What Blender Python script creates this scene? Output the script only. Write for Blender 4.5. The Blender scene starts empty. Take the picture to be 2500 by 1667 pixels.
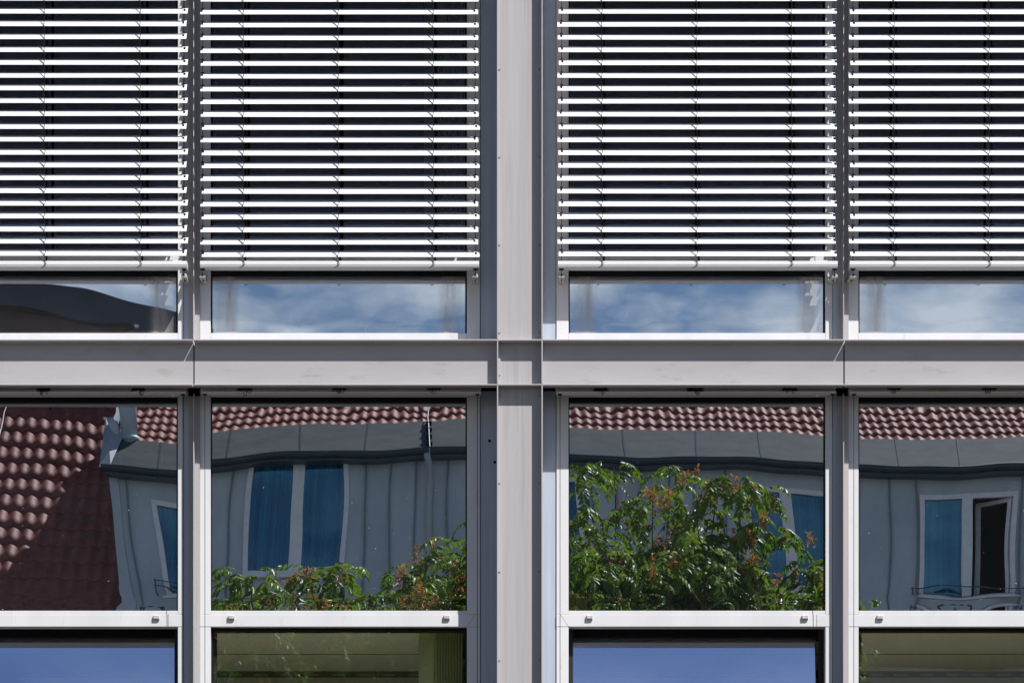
import bpy, bmesh, math, random
import numpy as np
from mathutils import Vector, Matrix

random.seed(7)
rng = np.random.default_rng(7)
C = bpy.context.scene.collection
SC = bpy.context.scene

# ------------------------------------------------------------------ camera
D = 14.0            # metres from the lens to the window plane (y = 0)
S = 587.0           # photo pixels per metre on that plane
HOR = 2883.0        # photo row of the horizon (the lens is shifted upwards)
EYE = 1.6
cam = bpy.data.cameras.new("camera")
cam.sensor_width = 36.0
cam.lens = 36.0 * D / (2500.0 / S)
cam.shift_y = (HOR - 833.5) / 2500.0
cam.clip_end = 3000
camo = bpy.data.objects.new("camera", cam)
camo.location = (0, -D, EYE)
camo.rotation_euler = (math.radians(90), 0, 0)
C.objects.link(camo)
SC.camera = camo

# ------------------------------------------------------------------ sun and sky
SUN = Vector((0.95, -1.0, 1.8)).normalized()
elev = math.asin(SUN.z)
azim = math.atan2(SUN.x, SUN.y)
W = bpy.data.worlds.new("World")
SC.world = W
W.use_nodes = True
nt = W.node_tree
nt.nodes.clear()
N = nt.nodes.new
out = N("ShaderNodeOutputWorld"); bg = N("ShaderNodeBackground")
sky = N("ShaderNodeTexSky"); sky.sky_type = 'NISHITA'; sky.sun_disc = False
sky.sun_elevation = elev; sky.sun_rotation = azim
sky.air_density = 1.0; sky.dust_density = 0.3; sky.ozone_density = 4.0
tc = N("ShaderNodeTexCoord"); mp = N("ShaderNodeMapping"); mp.inputs['Scale'].default_value = (1, 1, 2.2)
mp.inputs['Location'].default_value = (0.32, 0.0, 0.10)
nz = N("ShaderNodeTexNoise"); nz.inputs['Scale'].default_value = 19.0; nz.inputs['Detail'].default_value = 8; nz.inputs['Roughness'].default_value = 0.55
rp = N("ShaderNodeValToRGB"); rp.color_ramp.elements[0].position = 0.37; rp.color_ramp.elements[1].position = 0.62
mx = N("ShaderNodeMix"); mx.data_type = 'RGBA'
mx.inputs[7].default_value = (11.0, 11.5, 12.2, 1)
nt.links.new(tc.outputs['Generated'], mp.inputs[0]); nt.links.new(mp.outputs[0], nz.inputs['Vector'])
nt.links.new(nz.outputs['Fac'], rp.inputs[0])
sx = N("ShaderNodeSeparateXYZ"); nt.links.new(tc.outputs['Generated'], sx.inputs[0])
mr = N("ShaderNodeMapRange"); mr.inputs[1].default_value = .28; mr.inputs[2].default_value = .36; mr.inputs[3].default_value = 1; mr.inputs[4].default_value = .0
nt.links.new(sx.outputs['Z'], mr.inputs[0])
mu = N("ShaderNodeMath"); mu.operation = 'MULTIPLY'; nt.links.new(rp.outputs[0], mu.inputs[0]); nt.links.new(mr.outputs[0], mu.inputs[1])
nt.links.new(mu.outputs[0], mx.inputs[0])
nt.links.new(sky.outputs[0], mx.inputs[6]); nt.links.new(mx.outputs[2], bg.inputs[0])
bg.inputs[1].default_value = 0.05
nt.links.new(bg.outputs[0], out.inputs[0])

sl = bpy.data.lights.new("sun", 'SUN'); sl.energy = 4.6; sl.angle = math.radians(0.5); sl.color = (1.0, 0.965, 0.92)
so = bpy.data.objects.new("sun", sl); C.objects.link(so)
so.rotation_euler = SUN.to_track_quat('Z', 'Y').to_euler(); so.location = (20, -20, 40)

SC.view_settings.view_transform = 'Standard'; SC.view_settings.look = 'None'
SC.view_settings.exposure = 0.55; SC.view_settings.gamma = 1
SC.render.engine = 'CYCLES'
SC.cycles.max_bounces = 8; SC.cycles.diffuse_bounces = 4; SC.cycles.glossy_bounces = 5
SC.cycles.transparent_max_bounces = 12; SC.cycles.caustics_reflective = False; SC.cycles.caustics_refractive = False
SC.cycles.sample_clamp_indirect = 6.0


# ------------------------------------------------------------------ helpers
def X(px, y=0.0): return (px - 1250.0) / S * (D + y) / D
def Z(py, y=0.0): return EYE + (HOR - py) / S * (D + y) / D
def HX(px, q): return (px - 1250.0) / (S * D) * (D + q)          # the same for the house across the street, q metres from the facade
def HZ(py, q): return EYE + (HOR - py) / (S * D) * (D + q)


class MB:
    def __init__(self): self.v = []; self.f = []; self.smooth = []
    def add(self, vs, fs, smooth=False):
        b = len(self.v); self.v += [tuple(p) for p in vs]
        for f in fs: self.f.append([b + i for i in f]); self.smooth.append(smooth)
    def box(self, x0, x1, y0, y1, z0, z1):
        x0, x1 = sorted((x0, x1)); y0, y1 = sorted((y0, y1)); z0, z1 = sorted((z0, z1))
        vs = [(x, y, z) for z in (z0, z1) for y in (y0, y1) for x in (x0, x1)]
        self.add(vs, [(0, 2, 3, 1), (4, 5, 7, 6), (0, 1, 5, 4), (2, 6, 7, 3), (0, 4, 6, 2), (1, 3, 7, 5)])
        return self
    def bbox(self, x0, x1, y0, y1, z0, z1, b=0.002):
        """box with chamfered front (low y) edges"""
        x0, x1 = sorted((x0, x1)); y0, y1 = sorted((y0, y1)); z0, z1 = sorted((z0, z1))
        b = min(b, (x1 - x0) * .4, (z1 - z0) * .4, (y1 - y0) * .4)
        r = lambda a0, a1, c0, c1, y: [(a0, y, c0), (a1, y, c0), (a1, y, c1), (a0, y, c1)]
        vs = r(x0 + b, x1 - b, z0 + b, z1 - b, y0) + r(x0, x1, z0, z1, y0 + b) + r(x0, x1, z0, z1, y1)
        fs = [(0, 1, 2, 3), (11, 10, 9, 8)]
        for k in (0, 4):
            for i in range(4):
                j = (i + 1) % 4; fs.append((k + j, k + i, k + 4 + i, k + 4 + j))
        self.add(vs, fs); return self
    def tube(self, pts, r, n=6, close=False):
        pts = [Vector(p) for p in pts]; rs = r if isinstance(r, (list, tuple)) else [r] * len(pts)
        vs = []; up = Vector((0.31, 0.2, 0.93)).normalized()
        for i, p in enumerate(pts):
            t = (pts[min(i + 1, len(pts) - 1)] - pts[max(i - 1, 0)])
            if t.length < 1e-9: t = Vector((0, 0, 1))
            t.normalize(); a = t.cross(up)
            if a.length < 1e-3: a = t.cross(Vector((1, 0, 0)))
            a.normalize(); b = t.cross(a)
            for k in range(n):
                th = 2 * math.pi * k / n
                vs.append(p + (a * math.cos(th) + b * math.sin(th)) * rs[i])
        fs = []
        for i in range(len(pts) - 1):
            for k in range(n):
                k2 = (k + 1) % n
                fs.append((i * n + k, i * n + k2, (i + 1) * n + k2, (i + 1) * n + k))
        fs.append(tuple(range(n))[::-1]); fs.append(tuple(range((len(pts) - 1) * n, len(pts) * n)))
        self.add(vs, fs, True); return self
    def prism(self, prof, x0, x1, smooth=False):
        """closed (y, z) outline extruded along x"""
        n = len(prof); vs = [(x0, y, z) for y, z in prof] + [(x1, y, z) for y, z in prof]
        fs = [(i, (i + 1) % n, n + (i + 1) % n, n + i) for i in range(n)]
        self.add(vs, fs, smooth); self.add(vs, [tuple(range(n))[::-1], tuple(range(n, 2 * n))]); return self
    def dome(self, c, r, h, n=8):
        """round screw head standing towards -y"""
        cx, cy, cz = c; vs = []
        for k, (rr, hh) in enumerate(((1, 0), (.85, .55), (.4, 1))):
            for i in range(n):
                a = 2 * math.pi * i / n; vs.append((cx + r * rr * math.cos(a), cy - h * hh, cz + r * rr * math.sin(a)))
        fs = [(k * n + i, k * n + (i + 1) % n, (k + 1) * n + (i + 1) % n, (k + 1) * n + i) for k in range(2) for i in range(n)]
        fs.append(tuple(range(2 * n, 3 * n))); self.add(vs, fs, True); return self
    def build(self, name, mat, parent=None, loc=None):
        me = bpy.data.meshes.new(name); me.from_pydata(self.v, [], self.f); me.update()
        me.polygons.foreach_set("use_smooth", self.smooth)
        bm = bmesh.new(); bm.from_mesh(me); bmesh.ops.recalc_face_normals(bm, faces=bm.faces); bm.to_mesh(me); bm.free()
        me.materials.append(mat)
        o = bpy.data.objects.new(name, me); C.objects.link(o)
        if parent: o.parent = parent
        if loc: o.location = loc
        return o


def empty(name, parent=None, loc=(0, 0, 0)):
    o = bpy.data.objects.new(name, None); o.empty_display_size = .1; C.objects.link(o); o.location = loc
    if parent: o.parent = parent
    return o


def tag(o, label=None, cat=None, group=None, kind=None):
    for k, v in (("label", label), ("category", cat), ("group", group), ("kind", kind)):
        if v: o[k] = v
    return o


# ------------------------------------------------------------------ materials
def new_mat(name):
    m = bpy.data.materials.new(name); m.use_nodes = True
    t = m.node_tree; b = t.nodes.get("Principled BSDF"); return m, t, b


def noise_mix(t, c1, c2, scale=(1, 1, 1), nscale=5.0, lo=.35, hi=.65, detail=5, space='Object', rough=.6):
    tc = t.nodes.new("ShaderNodeTexCoord"); mp = t.nodes.new("ShaderNodeMapping"); mp.inputs['Scale'].default_value = scale
    nz = t.nodes.new("ShaderNodeTexNoise"); nz.inputs['Scale'].default_value = nscale; nz.inputs['Detail'].default_value = detail
    nz.inputs['Roughness'].default_value = rough
    r = t.nodes.new("ShaderNodeValToRGB")
    r.color_ramp.elements[0].position = lo; r.color_ramp.elements[1].position = hi
    r.color_ramp.elements[0].color = (*c1, 1); r.color_ramp.elements[1].color = (*c2, 1)
    t.links.new(tc.outputs[space], mp.inputs[0]); t.links.new(mp.outputs[0], nz.inputs['Vector']); t.links.new(nz.outputs['Fac'], r.inputs[0])
    return r, nz


def paint(name, c1, c2, scale, nscale, rough=.45, spec=.4, bump=0.0, **kw):
    m, t, b = new_mat(name)
    r, nz = noise_mix(t, c1, c2, scale, nscale, **kw)
    t.links.new(r.outputs[0], b.inputs['Base Color'])
    b.inputs['Roughness'].default_value = rough; b.inputs['Specular IOR Level'].default_value = spec
    if bump:
        bp = t.nodes.new("ShaderNodeBump"); bp.inputs['Strength'].default_value = bump; bp.inputs['Distance'].default_value = .01
        t.links.new(nz.outputs['Fac'], bp.inputs['Height']); t.links.new(bp.outputs[0], b.inputs['Normal'])
    return m


def flat(name, c, rough=.5, spec=.3, metal=0.0):
    m, t, b = new_mat(name)
    r, nz = noise_mix(t, tuple(x * .93 for x in c), tuple(min(1, x * 1.06) for x in c), nscale=9)
    t.links.new(r.outputs[0], b.inputs['Base Color'])
    b.inputs['Roughness'].default_value = rough; b.inputs['Specular IOR Level'].default_value = spec; b.inputs['Metallic'].default_value = metal
    return m


M = {}
M['frame'] = paint('white_lacquered_aluminium', (.66, .66, .685), (.72, .72, .735), (1, 1, .25), 6, .42, .4)
M['steel_v'] = paint('grey_painted_steel_streaked', (.395, .378, .392), (.455, .442, .452), (26, 26, .7), 1.6, .5, .35, lo=.3, hi=.7)
def smudge(m, amount=.82, scale=(3, 3, 9), n=3.2, lo=.60, hi=.72):
    """sparse scuffs and dried runs on painted metal"""
    t = m.node_tree; b = t.nodes['Principled BSDF']; src = b.inputs['Base Color'].links[0].from_socket
    r, _ = noise_mix(t, (1, 1, 1), (amount, amount * .98, amount * .95), scale, n, lo, hi, 7, rough=.65)
    x = t.nodes.new("ShaderNodeMix"); x.data_type = 'RGBA'; x.blend_type = 'MULTIPLY'; x.inputs[0].default_value = 1
    t.links.new(src, x.inputs[6]); t.links.new(r.outputs[0], x.inputs[7]); t.links.new(x.outputs[2], b.inputs['Base Color'])


smudge(M['frame'], .87, (6, 6, 2), 3.0); smudge(M['steel_v'], .83, (30, 30, .9), 1.3, .55, .7)
M['steel_h'] = paint('grey_painted_steel_beam', (.40, .383, .397), (.447, .434, .443), (1.2, 1.2, 5), 2.0, .5, .35, lo=.3, hi=.7)
smudge(M['steel_h'], .83, (2.5, 2.5, 9), 2.2, .58, .72)
M['panel'] = paint('grey_lacquered_panel', (.40, .455, .55), (.48, .53, .62), (18, 18, .6), 2.0, .25, .7)
M['black'] = flat('black_rubber', (.006, .006, .007), .6, .2)
M['dark'] = flat('dark_cord', (.015, .015, .017), .7, .1)
M['slat'] = paint('white_blind_slat', (.66, .66, .675), (.71, .71, .72), (1, 30, 30), 3, .42, .4)
M['slat_warm'] = paint('warm_bounce_slat', (.62, .55, .42), (.80, .72, .56), (2, 20, 20), 3, .5, .3)  # stacked slats: warm light bounced off the ground put into the brown colour
M['bracket'] = paint('dull_grey_zinc', (.42, .41, .38), (.58, .57, .54), (1, 1, 1), 60, .5, .4)
M['screw'] = flat('screw_steel', (.30, .30, .30), .35, .5, .6)


def glass(name, refl=.5, tint=(.80, .88, .95), back='opaque', trans=(.5, .56, .42), dust=0.0, streak=1.0):
    m, t, b = new_mat(name)
    t.nodes.remove(b)
    n = t.nodes.new; o = t.nodes["Material Output"]
    g = n("ShaderNodeBsdfGlossy"); g.inputs['Color'].default_value = (*tint, 1); g.inputs['Roughness'].default_value = 0.0
    if back == 'opaque':
        k = n("ShaderNodeBsdfDiffuse"); k.inputs['Color'].default_value = (.006, .008, .011, 1)
    else:
        k = n("ShaderNodeBsdfTransparent"); k.inputs['Color'].default_value = (*trans, 1)
    mix = n("ShaderNodeMixShader"); mix.inputs[0].default_value = refl
    t.links.new(k.outputs[0], mix.inputs[1]); t.links.new(g.outputs[0], mix.inputs[2])
    last = mix
    if dust:
        # dirt film: fine speckle, a water-line above the sill and two smeared streaks near the pane's ends (Generated = along the pane)
        d = n("ShaderNodeBsdfDiffuse"); d.inputs['Color'].default_value = (.42, .40, .38, 1)
        tc = n("ShaderNodeTexCoord"); sp = n("ShaderNodeSeparateXYZ"); t.links.new(tc.outputs['Generated'], sp.inputs[0])
        a = n("ShaderNodeMath"); a.operation = 'ABSOLUTE'; s1 = n("ShaderNodeMath"); s1.operation = 'SUBTRACT'; s1.inputs[1].default_value = .5
        t.links.new(sp.outputs['X'], s1.inputs[0]); t.links.new(s1.outputs[0], a.inputs[0])
        r1 = n("ShaderNodeValToRGB"); e = r1.color_ramp.elements
        e[0].position = .385; e[0].color = (0, 0, 0, 1); e[1].position = .425; e[1].color = (1, 1, 1, 1)
        x = e.new(.455); x.color = (.75, .75, .75, 1); x = e.new(.49); x.color = (.15, .15, .15, 1)
        t.links.new(a.outputs[0], r1.inputs[0])
        mp = n("ShaderNodeMapping"); mp.inputs['Scale'].default_value = (42, 1, 6); t.links.new(tc.outputs['Object'], mp.inputs[0])
        z1 = n("ShaderNodeTexNoise"); z1.inputs['Scale'].default_value = 1.0; z1.inputs['Detail'].default_value = 6; t.links.new(mp.outputs[0], z1.inputs['Vector'])
        z2 = n("ShaderNodeTexNoise"); z2.inputs['Scale'].default_value = 5.0; z2.inputs['Detail'].default_value = 8; z2.inputs['Roughness'].default_value = .7
        t.links.new(tc.outputs['Object'], z2.inputs['Vector'])
        u1 = n("ShaderNodeMath"); u1.operation = 'MULTIPLY'; t.links.new(r1.outputs[0], u1.inputs[0]); t.links.new(z1.outputs['Fac'], u1.inputs[1])
        u2 = n("ShaderNodeMath"); u2.operation = 'MULTIPLY_ADD'; u2.inputs[1].default_value = streak; t.links.new(u1.outputs[0], u2.inputs[0])
        w = n("ShaderNodeMath"); w.operation = 'MULTIPLY'; w.inputs[1].default_value = dust; t.links.new(z2.outputs['Fac'], w.inputs[0])
        t.links.new(w.outputs[0], u2.inputs[2])
        z3 = n("ShaderNodeTexNoise"); z3.inputs['Scale'].default_value = 95; z3.inputs['Detail'].default_value = 2; t.links.new(tc.outputs['Object'], z3.inputs['Vector'])
        r3 = n("ShaderNodeValToRGB"); r3.color_ramp.elements[0].position = .735; r3.color_ramp.elements[1].position = .76; t.links.new(z3.outputs['Fac'], r3.inputs[0])
        u3 = n("ShaderNodeMath"); u3.operation = 'ADD'; u3.use_clamp = True; t.links.new(u2.outputs[0], u3.inputs[0]); t.links.new(r3.outputs[0], u3.inputs[1])
        mm = n("ShaderNodeMixShader"); t.links.new(u3.outputs[0], mm.inputs[0]); t.links.new(mix.outputs[0], mm.inputs[1]); t.links.new(d.outputs[0], mm.inputs[2])
        last = mm
    t.links.new(last.outputs[0], o.inputs[0])
    return m


M['glass_spandrel'] = glass('dusty_reflective_spandrel_glass', .74, (.82, .91, 1.0), dust=.20)
M['glass_panel'] = glass('coated_panel_glass', .71, (.80, .88, .96), dust=.012, streak=.0)
M['glass_clear'] = glass('coated_clear_glass', .24, (.80, .88, .97), 'clear', (.97, .98, .84))
M['glass_tilt'] = glass('coated_vent_glass', .80, (.68, .75, 1.0), 'clear', (.45, .5, .40))
M['glass_upper'] = glass('coated_upper_glass', .13, (.60, .70, 1.0), 'clear', (.22, .24, .20))


def wavy_pane(name, x0, x1, y, z0, z1, mat, parent, fn=None, nx=56, nz=44, thick=.006):
    """a glass pane that really bulges by fractions of a millimetre; fn(u, v) in metres, u and v measured from its lower left corner"""
    us = np.linspace(0, x1 - x0, nx); vs = np.linspace(0, z1 - z0, nz)
    vv = []
    for b in range(nz):
        for a in range(nx):
            vv.append((x0 + us[a], y + (fn(us[a], vs[b]) if fn else 0.0), z0 + vs[b]))
    ff = [(b * nx + a, b * nx + a + 1, (b + 1) * nx + a + 1, (b + 1) * nx + a) for b in range(nz - 1) for a in range(nx - 1)]
    n0 = len(ff); m = len(vv)
    vv += [(x0, y + thick, z0), (x1, y + thick, z0), (x1, y + thick, z1), (x0, y + thick, z1)]
    me = bpy.data.meshes.new(name); me.from_pydata(vv, [], ff); me.update()
    me.polygons.foreach_set("use_smooth", [True] * n0)
    me.materials.append(mat)
    o = bpy.data.objects.new(name, me); C.objects.link(o); o.parent = parent
    return o


K = 1.0 / 11346.0        # slope of the pane that moves the mirrored house by one photo pixel


def bulge(tilt, coef, seed, wave=4.5, edge=7.0, h=.85, w=1.07):
    """tilt: px the image is moved down; coef: (a, b, c) cubic of that shift along the width"""
    rr = np.random.default_rng(seed); ph = rr.uniform(0, 6.28, 12)
    def f(u, v):
        s = u / w
        g = (tilt + coef[0] * s + coef[1] * s * s + coef[2] * s ** 3) * K * (v - .75 * h)
        g += wave * K / 9.0 * math.sin(9.0 * u + ph[0]) * math.sin(6.5 * v + ph[1])
        g += .5 * wave * K / 21.0 * math.sin(21.0 * u + ph[2] + 1.5 * math.sin(5 * v)) * math.sin(13.0 * v + ph[3])
        d = max(0.0, 1 - v / .13)                       # the rim near the spacer bends the image into ripples
        g += edge * K / 60.0 * d * d * math.sin(70 * v + 1.2 * math.sin(14 * u + ph[4])) * 9.0 + edge * K / 50.0 * d * math.sin(38 * u + ph[7]) * 1.5
        e = max(0.0, 1 - (h - v) / .10)
        g += edge * K / 60.0 * e * e * math.sin(48 * v + 2.0 * math.sin(17 * u + ph[5])) * 1.2
        g += edge * K / 40.0 * e * math.sin(33 * u + ph[6]) * .4
        return g
    return f


# ------------------------------------------------------------------ ground
def ground_mat():
    return paint('street_paving', (.075, .07, .065), (.105, .098, .09), (1, 1, 1), 2.5, .85, .2, bump=.2)


g = MB(); g.box(-400, 400, -400, 400, -.4, 0.0)
tag(g.build('ground', ground_mat()), kind='structure')

# ------------------------------------------------------------------ the office building
office = tag(empty('office_building'), 'office facade of grey steel beams and wide column with white window frames', 'building')
YF, YW, YT = -.172, -.130, 0.004          # flange tips, web face, wall plane

BT, BB = 828.0, 937.0                     # beam flange tips in the photo
zbt = Z(BT, YF); zbb = Z(BB, YF); TF = .0055
Z_TOP, Z_BOT = Z(-520), 0.0


def column(pl, pr, label):
    o = empty('steel_column', office); tag(o, label)
    xl, xr = X(pl, YF), X(pr, YF)
    for k, (a, b) in enumerate(((zbt + .001, Z_TOP), (zbb + .001, zbt - TF - .001), (Z_BOT, zbb - TF - .001))):
        w = MB(); w.box(xl + .005, xr - .005, YW, YW + .008, a, b); w.build('web', M['steel_v'], o)
        for x0 in (xl, xr - .0055):
            f = MB(); f.bbox(x0, x0 + .0055, YF, .03, a, b, .0008); f.build('flange', M['steel_v'], o)
    s = MB(); s.box(xl + .0056, xl + .015, YW - .006, YW - .0005, zbb + .002, zbt - TF - .002); s.build('cover_strip', M['steel_v'], o)
    s = MB(); s.box(xr - .012, xr - .0056, YW - .006, YW - .0005, zbb + .002, zbt - TF - .002); s.build('cover_strip', M['steel_v'], o)
    for py in list(range(170 - 214 * 2, 820, 214)) + [965] + list(range(1179, 1900, 216)):
        for px in (pl + 6.5, pr - 9):
            d = MB(); d.dome((X(px, YW), YW, Z(py, YW)), .0038, .004); d.build('screw', M['screw'], o)
    for px in (pl + 3.5 + 4, pr - 4.5):
        d = MB(); d.dome((X(px, YW), YW - .006, Z(916, YW)), .003, .003); d.build('screw', M['screw'], o)
    return o


column(1213.0, 1325.0, 'wide grey steel column between the two middle windows')
column(-375.0, -264.0, None)
column(2799.0, 2910.0, None)


def beam(pl, pr, rivets):
    o = empty('steel_beam', office)
    x0, x1 = X(pl, YF), X(pr, YF)
    f = MB(); f.bbox(x0, x1, YF, .003, zbt - TF, zbt, .0008); f.build('flange', M['steel_h'], o)
    w = MB()
    # web with a soft fillet where it meets the flanges
    prof = [(YW, zbb), (YW, zbt - TF)]
    w.box(x0, x1, YW, YW + .008, zbb, zbt - TF); w.build('web', M['steel_h'], o)
    f = MB(); f.bbox(x0, x1, YF, YW + .001, zbb - TF, zbb - .0002, .0008); f.build('flange', M['steel_h'], o)
    for px in rivets:
        d = MB(); d.dome((X(px, YW), YW, Z(840, YW)), .003, .0015); d.dome((X(px, YW), YW, Z(849, YW)), .0035, .0015)
        d.build('rivet', M['steel_h'], o)
    return o


beam(-264, 469.5, (13, 226, 446)); beam(472.8, 1213, (494, 714, 934, 1155))
beam(1325.2, 2061.4, (1375, 1597, 1817, 2038)); beam(2064.8, 2799, (2088, 2309, 2530)); beam(2910.2, 3657, ()); beam(-1154, -375.2, ())
for px in (471.1, 2063.1):
    f = MB(); f.box(X(px) - .012, X(px) + .012, YW + .0085, YW + .012, zbb + .001, zbt - TF - .001); f.build('gap_shade_strip', M['black'], office)  # black strip added behind the gap, standing in for its shade
# flange pieces that run on across the columns
for pl, pr in ((1213.05, 1325.15), (-375, -264.05), (2799.05, 2910)):
    for z1 in (zbt, zbb):
        f = MB(); f.bbox(X(pl, YF), X(pr, YF), YF, YW + .012, z1 - TF, z1, .0008); f.build('flange_piece', M['steel_h'], office)


# the next beam up, above the frame
tb = MB(); tb.box(X(-1154, YF), X(3657, YF), YW, YW + .3, Z_TOP + .006, Z_TOP + .19)
tb.box(X(-1154, YF), X(3657, YF), YF, .1, Z_TOP + .0002, Z_TOP + .0058); tb.box(X(-1154, YF), X(3657, YF), YF, .1, Z_TOP + .1902, Z_TOP + .196); tb.build('steel_beam', M['steel_h'], office)


def mullion(pl, pr, tip):
    o = empty('mullion', office)
    xl, xr = X(pl), X(pr); xt = X(tip, -.057)
    b = MB(); b.bbox(xl, xr, -.012, .03, Z_BOT, zbb - .012, .001); b.bbox(xl, xr, -.012, .03, zbt + .0005, Z_TOP, .001); b.build('base_plate', M['steel_v'], o)
    f = MB(); f.bbox(xt - .002, xt + .002, -.057, -.0125, Z_BOT, zbb - .012, .0006); f.bbox(xt - .002, xt + .002, -.057, -.0125, zbt + .0005, Z_TOP, .0006)
    f.build('fin', M['steel_v'], o)


mullion(3630, 3657, 3645); mullion(-1154, -1126, -1139); mullion(460, 488, 472.6); mullion(2044, 2071, 2059.6)


def vpanel(p0, p1, y0=.006):
    b = MB(); b.box(X(p0), X(p1), y0, y0 + .02, Z_BOT, Z(954)); b.box(X(p0), X(p1), y0, y0 + .02, zbt + .0005, Z_TOP)
    return b.build('cladding_panel', M['panel'], office)


for p0, p1 in ((447.7, 459.8), (1173.3, 1213.6), (1323.5, 1357), (2032.7, 2043.8), (-264.5, -229.3), (2755.3, 2799.5), (-412.7, -374), (2909.5, 2943), (3618.7, 3630), (-1126, -1098.6)): vpanel(p0, p1)
b = MB(); b.box(X(1195) - .006, X(1195) + .006, .004, .0058, Z(1075) - .006, Z(1075) + .006); b.box(X(1208) - .006, X(1208) + .006, .004, .0058, Z(1127) - .006, Z(1127) + .006)
hol = MB()
for px, py in ((1195, 1075), (1208, 1127)):
    n = 12; vs = [(X(px) + .0062 * math.cos(2 * math.pi * i / n), .0050, Z(py) + .0062 * math.sin(2 * math.pi * i / n)) for i in range(n)]
    vs += [(x, .0061, z) for x, y, z in vs]
    hol.add(vs, [tuple(range(n))] + [(i, (i + 1) % n, n + (i + 1) % n, n + i) for i in range(n)])
hol.build('drilled_hole', M['black'], office)
# dark wall behind the joints and behind the beam
wall = MB()
for p0, p1 in ((-1150, -1072), (-446, -198), (434, 514), (1140, 1388), (2015, 2096), (2722, 2974), (3601, 3655)):
    wall.box(X(p0) - .02, X(p1) + .02, .062, .09, Z_BOT, Z_TOP)
wall.box(X(-1150), X(3655), .0622, .0898, Z(985), Z(812))
wall.build('backing_wall', flat('dark_backing', (.03, .03, .033), .8, .1), office)

BAYS = [  # jamb0, pane0, pane1, jamb1
    (-228, -198, 434, 447), (488, 514, 1140, 1172), (1358.3, 1388, 2015, 2032), (2071, 2096, 2722, 2754),
    (-1098, -1072, -446, -414), (2944.3, 2974, 3601, 3618)]
TILTED = (True, False, True, False, False, True)

# bulges of the big lower panes: (tilt, cubic along the width)
PANE2 = [(-8, (4, 28, 6), 3), (0, (-58, 50, -18), 5), (-10, (40, -86, 66), 8), (18, (-4, 0, -10), 12), (4, (10, 0, 0), 31), (-6, (0, 14, 0), 32)]
SPAN = [(-24, (10, 80, 0), 21), (0, (20, -30, 0), 22), (5, (-15, 10, 0), 23), (0, (12, 0, 0), 24), (0, (0, 0, 0), 33), (0, (8, 0, 0), 34)]

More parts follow.
